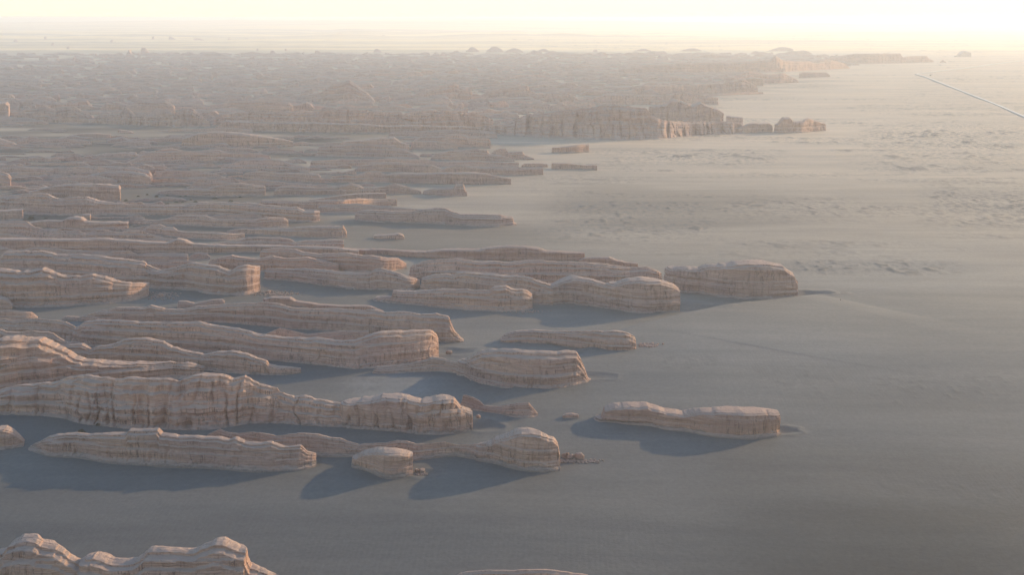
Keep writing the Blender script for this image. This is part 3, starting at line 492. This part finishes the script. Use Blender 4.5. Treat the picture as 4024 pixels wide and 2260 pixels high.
for line in RID.strip().split('\n'):
    reg, sh, opt, label, T, B = line.split('|')
    sh = float(sh); kw = {}
    for o in opt.split(','):
        a, b = o.split('='); kw[a] = b if a in ('prof', 'mat') else float(b)
    if 'mat' in kw: kw['mat'] = MATS[kw['mat']]
    T, B = [[(float(p.split(',')[0]) + sh, float(p.split(',')[1])) for p in s.split()] for s in (T, B)]
    wdt = abs(T[-1][0] - T[0][0]); hgt = max(b[1] for b in B) - min(t[1] for t in T)
    nm, ct = ('rock_butte', 'rock butte') if wdt < 3.2 * hgt else ('rock_ridge', 'rock ridge')
    if wdt < 260: nm, ct = 'rock_outcrop', 'rock outcrop'
    if reg != 'R1' and 'half' in kw and kw['half'] < .6: kw['half'] += .08
    ridge(reg, label, T, B, cat=ct, name=nm, **kw)

# isolated far buttes on the plain beyond the field: x, foot y, width, height in the enlarged view
BUT = [(80, 315, 100, 36), (345, 307, 60, 28), (255, 280, 18, 12), (400, 340, 40, 18), (515, 368, 38, 18), (845, 320, 40, 20), (1160, 303, 66, 28),
       (1270, 300, 110, 26), (1480, 305, 130, 16), (1705, 302, 66, 34), (1860, 297, 40, 10), (2548, 272, 70, 26), (725, 423, 42, 18), (1940, 380, 44, 14),
       (2155, 380, 26, 12), (2052, 412, 78, 30), (1885, 412, 46, 20), (1080, 415, 110, 50), (970, 422, 74, 42), (2840, 395, 76, 24), (2890, 273, 60, 10),
       (3440, 390, 60, 10), (3560, 390, 100, 32), (3730, 393, 125, 38), (3880, 396, 140, 30), (4100, 390, 100, 20), (4490, 392, 50, 18), (3880, 305, 60, 9),
       (4000, 304, 80, 9), (4330, 306, 60, 6), (802, 440, 40, 24), (415, 465, 70, 44), (565, 460, 56, 28), (2390, 404, 70, 22), (4850, 385, 130, 16), (5220, 385, 160, 20), (5900, 385, 200, 28)]
NAMES = ['leftmost far butte on the hazy plain, wide with a chimney', 'narrow topped far butte, second from the left on the hazy plain', 'tiny far spike behind the two leftmost buttes',
 'small far mound below the narrow topped butte', 'small dark mound alone on the plain above the field, left', 'low far cone alone above the left field edge', 'rounded far butte left of a wide flat one',
 'wide flat topped far butte', 'chain of very faint far mounds left of the sharp cone', 'sharp pointed far cone on the hazy plain', 'faint flat mound right of the sharp cone', 'faint far ridge right of the small mounds pair',
 'dark little stump above the left field edge', 'small mound above the left centre field edge', 'tiny dark mound right of centre left mounds', 'symmetrical dome just behind the field edge', 'small pointed mound left of the symmetrical dome',
 'big square butte standing proud of the left skyline of the field', 'tall tapering butte beside the big square one', 'dark two lobed butte at the field edge, left of centre', 'very faint flat mound on the far plain, centre',
 'faint low mound between the field edge buttes', 'twin peaked butte standing beyond the field edge, centre', 'stepped summit butte, highest on the central skyline', 'sloping butte right of the stepped summit one', 'low wide butte on the central skyline',
 'dark knob on the right centre skyline', 'faint speck like mound on the far bright plain', 'faint chain of mounds on the far bright plain', 'faintest low mound on the far bright plain, right', 'pale cone behind the left field edge',
 'dark round butte at the left field edge', 'small butte with a flat hat at the left field edge', 'tiny peaked butte on the skyline left of centre', 'thin dim mesa on the skyline right of centre', 'long faint mesa behind the upper right ridges', 'faint wide mesa farthest right on the field skyline']
rs = random.Random(5)
for (x, y, w, h), nm in zip(BUT, NAMES):
    w *= 1.2; h *= 1.2; T = []
    for i in range(9):
        u = i / 8; v = (1 - abs(2 * u - 1) ** (1.5 + rs.random())) ** (.8 + .5 * rs.random()); T.append((x - w / 2 + w * u, y - h * max(0, v) * (1 if .3 < u < .7 else .85)))
    ridge('R1', nm, T, [(x - w / 2, y), (x + w / 2, y)], cat='rock butte', name='rock_butte', half=.7, prof=rs.choice(['cliff', 'tread', 'slope']), step=2.6)

# the crowded far field: every ridge its own shape
def rnd_ridge(rs, x, y, w, h):
    n = 12; T = []; a, b = rs.random() * 6, rs.random() * 6
    l = rs.random() * .5
    for i in range(n):
        u = i / (n - 1)
        v = min(1, u / (.12 + l * .5)) ** .8 * min(1, (1 - u) / .06 + .25)
        v *= .72 + .2 * math.sin(a + u * 7) + .12 * math.sin(b + u * 17)
        T.append((x - w / 2 + w * u, y - h * max(.08, v)))
    return T
def right_edge(y):         # where the open sand begins, enlarged-view units
    return float(np.interp(y, [380, 430, 470, 520, 560, 620, 680, 740, 800, 880, 1000, 1100, 1200], [5300, 6700, 6700, 6200, 5900, 5850, 5500, 5000, 4700, 4100, 4100, 3500, 3300]))
cands = []
y = 935.0
while y > 405:
    hh = 20 + 28 * (y - 400) / 600; step_y = hh * .31
    x = -80 - rs.random() * 300; xe = right_edge(y)
    if y > 960: xe = 1500
    while x < xe:
        w = hh * (2.5 + 15 * rs.random() ** 1.7); x += w * .5
        if x + w * .5 > xe: break
        left_open = (y < 470 and x < 900 and rs.random() < .55)
        if not left_open: cands.append((x, y + rs.uniform(-.5, .5) * step_y, w, hh * rs.choice([.5, .7, .9, 1.0, 1.1, 1.5]) * rs.uniform(.85, 1.15)))
        x += w * (.5 + .12 * rs.random())
    y -= step_y
for (xa, xb, ya, yb, n, hs) in ((-50, 2500, 1020, 1400, 46, 30), (-200, 2100, 1040, 1440, 60, 46), (-200, 2700, 1030, 1440, 70, 36), (-200, 1500, 1447, 1800, 22, 50), (2600, 3700, 1040, 1200, 12, 24), (-50, 600, 930, 1000, 5, 24)):
    for i in range(n):
        yy = rs.uniform(ya, yb); cands.append((rs.uniform(xa, xb), yy, hs * rs.uniform(5, 15), hs * rs.uniform(.5, 1.1)))
cands.sort(key=lambda c: -c[3] * c[2])
ROOM = 298 - COUNT[0]
def band(x, y):
    s = 'far left' if x < 1300 else 'left centre' if x < 2600 else 'centre' if x < 3900 else 'upper right'
    t = 'low brown ridge lying among the blue shaded sand strips, ' if y > 1015 else 'pinkish grey ridge packed in the crowded middle distance, ' if y > 700 else 'dim hazy ridge packed in the farthest crowd of ridges, '
    return t + s
rest = []
for i, (x, y, w, h) in enumerate(cands):
    pr = rs.choice(['ridge', 'cliff', 'slope', 'tread', 'tread'])
    V, nl, nr = ridge_mesh(px('R1', rnd_ridge(rs, x, y, w, h)), px('R1', [(x - w / 2, y), (x + w / 2, y + rs.uniform(0, .12) * h)]), half=rs.uniform(.4, .6), prof=pr,
                           gully=rs.uniform(.8, 2.0), step=3.4 if i < ROOM else 4.5)
    if i < ROOM:
        b = band(x, y); tag(place('rock_ridge', V, nl, nr, ROCK if rs.random() < .75 else ROCKR), b, 'rock ridge', group=b.replace('ridge', 'ridges').replace(', ', ' of the field, '))
    else: rest.append((V, nl, nr))
if rest:
    Vs, Fs, off = [], [], 0
    for V, nl, nr in rest:
        c = np.arange(nl); r = np.arange(nr - 1); cc, rr = np.meshgrid(c, r); c2 = (cc + 1) % nl
        Fs.append(np.stack([rr * nl + cc, rr * nl + c2, (rr + 1) * nl + c2, (rr + 1) * nl + cc], -1).reshape(-1, 4) + off)
        Vs.append(V); off += len(V)
    o = mesh_np('distant_rock_field', np.concatenate(Vs), np.concatenate(Fs), ROCK)
    tag(o, 'hazy mass of small distant rock ridges crowding the far desert', 'rock field', kind='stuff')
print('ridges traced', COUNT[0], 'candidates', len(cands), 'as stuff', len(rest))

# ------------------------------------------------------------------ boulders and rubble
def boulder(ox, oy, r, label, seed, sz=(1, .8, .85), group=None):
    bm = bmesh.new(); bmesh.ops.create_icosphere(bm, subdivisions=4, radius=1)
    co = np.array([v.co[:] for v in bm.verts]); 
    rnd = np.random.RandomState(seed); pl = rnd.normal(size=(11, 3)); pl /= np.linalg.norm(pl, axis=1)[:, None]; dd = rnd.uniform(.62, .95, 11)
    for p, d in zip(pl, dd):
        q = co @ p; co = co - np.clip(q - d, 0, None)[:, None] * p
    co *= (1 + .06 * noise(co[:, 0] * 3, co[:, 1] * 3, co[:, 2] * 7 + seed, 20))[:, None]
    for v, c in zip(bm.verts, co): v.co = Vector(c * np.array(sz) * r)
    me = bpy.data.meshes.new('boulder'); bm.to_mesh(me); bm.free(); me.materials.append(ROCK)
    for p in me.polygons: p.use_smooth = True
    o = bpy.data.objects.new('boulder', me); COL.objects.link(o)
    x, y = G(ox, oy); o.location = (x, y, gz(x, y) + sz[2] * r * .55); o.rotation_euler = (0, 0, seed)
    return tag(o, label, 'boulder', group)
boulder(1457, 1152, 3.9, 'largest leaning boulder at the foot of the striped monolith', 3)
boulder(1436, 1151, 2.9, 'rounded boulder left of the largest leaning boulder', 4)
boulder(1428, 1149, 2.6, 'narrow upright boulder in the middle of the row by the monolith', 5, (.6, .6, 1.2))
boulder(1421, 1147, 2.4, 'boulder tucked against the striped monolith', 6)
boulder(1062, 1184, 2.6, 'broken boulder at the right foot of the boat shaped rock', 7)
boulder(1049, 1183, 2.0, 'small boulder wedged under the boat shaped rock', 8)
boulder(1130, 891, 3.0, 'orange lit boulder in the hollow below the square bluff', 9)
boulder(1203, 1053, 2.0, 'round boulder in the scour by the dark notched block', 10)
boulder(676, 738, 3.0, 'pale boulder beside the talus of the high crumbling bluff', 11)
boulder(405, 748, 3.4, 'boulder in the debris below the long dark cliff', 12)
def rubble(ox, oy, wx, wy, n, label, r=.7, seed=1):
    rd = random.Random(seed); bm = bmesh.new()
    for i in range(n):
        u, v = rd.gauss(0, .4), rd.gauss(0, .4); x, y = G(ox + u * wx, oy + v * wy); s = r * rd.uniform(.3, 1.3)
        m = Matrix.Translation((x, y, gz(x, y) + s * .2)) @ Matrix.Rotation(rd.random() * 6, 4, 'Z') @ Matrix.Diagonal((s, s * rd.uniform(.6, 1), s * rd.uniform(.5, .9), 1))
        bmesh.ops.create_icosphere(bm, subdivisions=1, radius=1, matrix=m)
    me = bpy.data.meshes.new('rubble'); bm.to_mesh(me); bm.free(); me.materials.append(ROCK)
    o = bpy.data.objects.new('rubble', me); COL.objects.link(o); tag(o, label, 'rubble', kind='stuff')
rubble(1480, 1156, 40, 5, 220, 'scattered pale stones trailing right of the striped monolith', .8, 1)
rubble(1432, 1155, 40, 6, 160, 'stones heaped at the foot of the monolith boulders', .9, 2)
rubble(1632, 884, 28, 5, 200, 'crumbled stones at the right nose of the loaf shaped rock', 1.1, 3)
rubble(1056, 1186, 18, 6, 90, 'stones under the boat shaped rock', .8, 4)
rubble(690, 740, 70, 8, 260, 'talus stones below the high crumbling bluff', 1.1, 5)
rubble(405, 746, 50, 12, 260, 'talus stones below the long dark cliff', 1.1, 6)
rubble(1320, 786, 60, 5, 120, 'pale stones at the foot of the brown front rock', .8, 7)
rubble(1345, 848, 70, 3, 90, 'fallen slabs along the foot of the loaf shaped rock', 1.2, 8)

# ------------------------------------------------------------------ dry shrubs
LEAF = plain('dry_shrub_leaves', (.085, .08, .045)); TWIG = plain('shrub_twigs', (.12, .085, .055))
def make_shrub():
    rd = random.Random(3); bm = bmesh.new()
    for i in range(420):
        d = Vector((rd.gauss(0, 1), rd.gauss(0, 1), abs(rd.gauss(0, .8)))).normalized() * rd.uniform(.45, 1) ** .6
        c = Vector((d.x * 1.5, d.y * 1.3, d.z * 1.15 + .1)); s = rd.uniform(.07, .17)
        a = Vector((rd.gauss(0, 1), rd.gauss(0, 1), rd.gauss(0, 1))).normalized() * s; b = a.cross(Vector((rd.gauss(0, 1), rd.gauss(0, 1), rd.gauss(0, 1)))).normalized() * s
        bm.faces.new([bm.verts.new(c + a), bm.verts.new(c + b), bm.verts.new(c - a * .9), bm.verts.new(c - b)])
    me = bpy.data.meshes.new('foliage'); bm.to_mesh(me); bm.free(); me.materials.append(LEAF)
    bm = bmesh.new()
    for i in range(14):
        a = rd.random() * 6.28; tip = Vector((math.cos(a) * rd.uniform(.5, 1.2), math.sin(a) * rd.uniform(.5, 1.1), rd.uniform(.5, 1.0)))
        q = tip.to_track_quat('Z', 'Y').to_matrix().to_4x4()
        bmesh.ops.create_cone(bm, segments=5, radius1=.05, radius2=.015, depth=tip.length, matrix=Matrix.Translation(tip / 2) @ q)
    m2 = bpy.data.meshes.new('stems'); bm.to_mesh(m2); bm.free(); m2.materials.append(TWIG)
    return me, m2
fm, sm = make_shrub()
def shrub(x, y, s, label, group=None):
    e = bpy.data.objects.new('shrub', None); COL.objects.link(e); a, b = x, y
    e.location = (a, b, gz(a, b) - .05); e.rotation_euler = (0, 0, random.random() * 6); e.scale = (s, s, s)
    for n, m in (('foliage', fm), ('stems', sm)):
        o = bpy.data.objects.new(n, m); COL.objects.link(o); o.parent = e
    return tag(e, label, 'shrub', group)
for (zx, zy, s) in ((950, 65, 1.9), (1042, 33, 1.5), (1110, 18, 1.2), (1180, 35, 1.8), (1262, 26, 1.2), (1237, 66, 1.4), (1262, 90, 1.8), (1310, 14, 1.2), (1330, 78, 1.6), (1362, 34, 1.3), (1400, 30, 1.3),
                    (1455, 20, 1.3), (1440, 58, 1.3), (1475, 74, 2.0), (1505, 18, 1.3), (1570, 33, 1.4), (1620, 50, 2.4), (1740, 70, 2.2), (1690, 12, 1.3), (1810, 38, 1.5), (1375, 76, 1.3), (1345, 2, 1.2)):
    p = px('R4', [(zx, zy)])[0]; x, y = ground(p[0], p[1])
    shrub(float(x), float(y), s * 1.25, 'small dry shrub dotting the pale sand flat between the left ridges', 'dry shrubs on the pale sand flat')
for reg, zx, zy, s, lab in (('R4', 235, 205, 3.6, 'large dark shrub at the foot of the left edge block'), ('R7', 615, 375, 2.0, 'lone brown shrub behind the ridge with the square cap'), ('R7', 745, 322, 1.6, 'little shrub at the foot of the huge gullied ridge'),
                            ('R4', 345, 203, 2.0, 'smaller shrub right of the large dark one')):
    p = px(reg, [(zx, zy)])[0]; x, y = ground(p[0], p[1]); shrub(float(x), float(y), s, lab)

# ------------------------------------------------------------------ road
ROADM = plain('pale_concrete_road', (.55, .52, .46), .7); SHOULD = plain('gravel_shoulder', (.20, .19, .175))
pts = [G(*p) for p in ((2800, 384), (2700, 344), (2576, 293), (2500, 261), (2420, 230), (2360, 206.5), (2330, 194.8), (2314, 189.5), (2306, 187.3), (2308, 185.6), (2322, 184), (2345, 181.8), (2400, 175), (2460, 167.5), (2520, 159), (2576, 153), (2700, 145))]
def smooth(p, n=50):
    out = []
    for i in range(len(p) - 1):
        p0 = p[max(i - 1, 0)]; p1 = p[i]; p2 = p[i + 1]; p3 = p[min(i + 2, len(p) - 1)]
        for k in range(n):
            t = k / n; out.append(tuple(.5 * (2 * p1[j] + (p2[j] - p0[j]) * t + (2 * p0[j] - 5 * p1[j] + 4 * p2[j] - p3[j]) * t * t + (3 * p1[j] - p0[j] - 3 * p2[j] + p3[j]) * t ** 3) for j in (0, 1)))
    return np.array(out + [p[-1]])
rp = smooth(pts); tg = np.gradient(rp, axis=0); tg /= np.hypot(tg[:, 0], tg[:, 1])[:, None]; nrm = np.stack([-tg[:, 1], tg[:, 0]], 1)
rz = terrain(rp[:, 0], rp[:, 1]); rz = np.array([rz[max(0, i - 25):i + 26].max() for i in range(len(rz))]); rz = np.convolve(np.pad(rz, 20, mode='edge'), np.ones(41) / 41, 'valid') + .9 + np.clip((rp[:, 1] - 4500) / 1000, 0, 3.5)
def strip(name, offs, zs, mat):
    V = [];
    for o_, z_ in zip(offs, zs): V.append(np.stack([rp[:, 0] + nrm[:, 0] * o_, rp[:, 1] + nrm[:, 1] * o_, rz + z_], 1))
    return mesh_grid(name, np.concatenate(V), len(rp), len(offs), mat=mat)
tag(strip('road_embankment', (-12, -5.2, -5, 5, 5.2, 12), (-6, -.3, -.25, -.25, -.3, -6), SHOULD), kind='structure', label='grey gravel embankment under the straight pale road')
tag(strip('road', (-4.3, -4.2, 4.2, 4.3), (-.4, 0, 0, -.4), ROADM), kind='structure', label='pale straight road bending sharply far off at the upper right')
# roadside gateway near the bend
GM = plain('weathered_plaster', (.42, .36, .30))
e = bpy.data.objects.new('roadside_gateway', None); COL.objects.link(e); x, y = G(2341, 190.0); e.location = (x, y, gz(x, y)); e.rotation_euler = (0, 0, .25)
tag(e, 'small pale gateway of two pillars and a low wall beside the road bend', 'gateway')
def gbox(name, c, s, par):
    bm = bmesh.new(); bmesh.ops.create_cube(bm, size=1, matrix=Matrix.Translation(c) @ Matrix.Diagonal((*s, 1)))
    bmesh.ops.bevel(bm, geom=bm.edges[:], offset=.12, segments=2, affect='EDGES')
    me = bpy.data.meshes.new(name); bm.to_mesh(me); bm.free(); me.materials.append(GM); o = bpy.data.objects.new(name, me); COL.objects.link(o); o.parent = par; return o
gbox('pillar', (-3.6, 0, 4.4), (2, 3, 9), e); gbox('pillar', (3.6, 0, 4.4), (2, 3, 9), e); gbox('wall', (0, 0, 2.9), (5.15, 2, 6), e); gbox('plinth', (0, 0, .25), (12, 5, .5), e)

# ------------------------------------------------------------------ the walker on the sand
def person(ox, oy, label):
    skin = plain('skin', (.42, .26, .19), .6); jack = plain('dark_jacket', (.02, .018, .017)); trou = plain('dark_trousers', (.028, .024, .022)); hair = plain('black_hair', (.012, .01, .009))
    e = bpy.data.objects.new('person', None); COL.objects.link(e); zz = 0.0
    for it in range(12):                                             # stand on the dune surface
        a, b = full(ox, oy); x, y = (float(v) for v in ground(a, b, zz)); zz = .5 * zz + .5 * gz(x, y)
    e.location = (x, y, gz(x, y) - .02); e.rotation_euler = (0, 0, 2.2)
    def sk(name, vs, es, rad, mat, root=0, sub=2):
        me = bpy.data.meshes.new(name); me.from_pydata(vs, es, []); me.materials.append(mat); o = bpy.data.objects.new(name, me); COL.objects.link(o); o.parent = e
        m = o.modifiers.new('skin', 'SKIN'); m.use_smooth_shade = True
        for i, r in enumerate(rad): me.skin_vertices[0].data[i].radius = (r, r) if not isinstance(r, tuple) else r
        me.skin_vertices[0].data[root].use_root = True
        s = o.modifiers.new('sub', 'SUBSURF'); s.levels = s.render_levels = sub; return o
    vs = [(0, 0, .93), (0, .01, 1.15), (0, .0, 1.38), (0, .01, 1.49), (0, .03, 1.56), (0, .03, 1.69)]
    es = [(0, 1), (1, 2), (2, 3), (3, 4), (4, 5)]; rd = [(.15, .11), (.13, .10), (.14, .10), .055, .07, .075]
    for s, f in ((-1, 1), (1, -1)):
        b = len(vs); vs += [(s * .09, 0, .88), (s * .10, .10 * f, .48), (s * .10, .20 * f - .04, .08), (s * .11, .20 * f + .10, .04)]
        es += [(0, b), (b, b + 1), (b + 1, b + 2), (b + 2, b + 3)]; rd += [.095, .062, .042, .035]
        b = len(vs); vs += [(s * .19, 0, 1.38), (s * .24, -.06 * f, 1.12), (s * .25, -.14 * f + .04, .88), (s * .25, -.14 * f + .07, .79)]
        es += [(2, b), (b, b + 1), (b + 1, b + 2), (b + 2, b + 3)]; rd += [.052, .042, .032, .022]
        h = b + 3
        for k in range(5):
            q = len(vs); vs.append((s * .25 + (k - 2) * .014, -.14 * f + .08 + (.03 if k == 0 else 0), .715 + (.03 if k == 0 else abs(k - 2) * .006))); es.append((h, q)); rd.append(.009)
    body = sk('body', vs, es, rd, skin)
    jv = [(0, 0, .86), (0, .01, 1.15), (0, 0, 1.38), (0, .01, 1.46)]; je = [(0, 1), (1, 2), (2, 3)]; jr = [(.19, .14), (.17, .13), (.17, .125), .08]
    tv = [(0, 0, .94)]; te = []; tr = [(.165, .125)]
    for s, f in ((-1, 1), (1, -1)):
        b = len(jv); jv += [(s * .19, 0, 1.38), (s * .24, -.06 * f, 1.12), (s * .25, -.14 * f + .04, .86)]; je += [(2, b), (b, b + 1), (b + 1, b + 2)]; jr += [.07, .058, .05]
        b = len(tv); tv += [(s * .09, 0, .86), (s * .10, .10 * f, .48), (s * .10, .20 * f - .04, .10)]; te += [(0, b), (b, b + 1), (b + 1, b + 2)]; tr += [.11, .08, .062]
    sk('jacket', jv, je, jr, jack); sk('trousers', tv, te, tr, trou)
    sk('hair', [(0, .0, 1.66), (0, .02, 1.73)], [(0, 1)], [.085, .07], hair)
    return tag(e, label, 'person')
person(2114.5, 756.5, 'lone person in dark clothes walking on the open sand right of the largest monolith')

# ------------------------------------------------------------------ the dusty air
bm = bmesh.new(); bmesh.ops.create_cube(bm, size=1, matrix=Matrix.Translation((0, 70000, 126)) @ Matrix.Diagonal((460000, 170000, 352, 1)))
me = bpy.data.meshes.new('haze'); bm.to_mesh(me); bm.free()
hz = bpy.data.objects.new('haze', me); COL.objects.link(hz); tag(hz, 'pale dusty air over the whole desert', kind='stuff')
hm = bpy.data.materials.new('dusty_air'); hm.use_nodes = True; t = hm.node_tree; t.nodes.remove(t.nodes['Principled BSDF'])
pv = t.nodes.new('ShaderNodeVolumePrincipled'); t.links.new(pv.outputs[0], t.nodes['Material Output'].inputs['Volume'])
pv.inputs['Color'].default_value = (.95, .94, .93, 1); pv.inputs['Density'].default_value = HAZE_D; pv.inputs['Anisotropy'].default_value = .33
me.materials.append(hm)
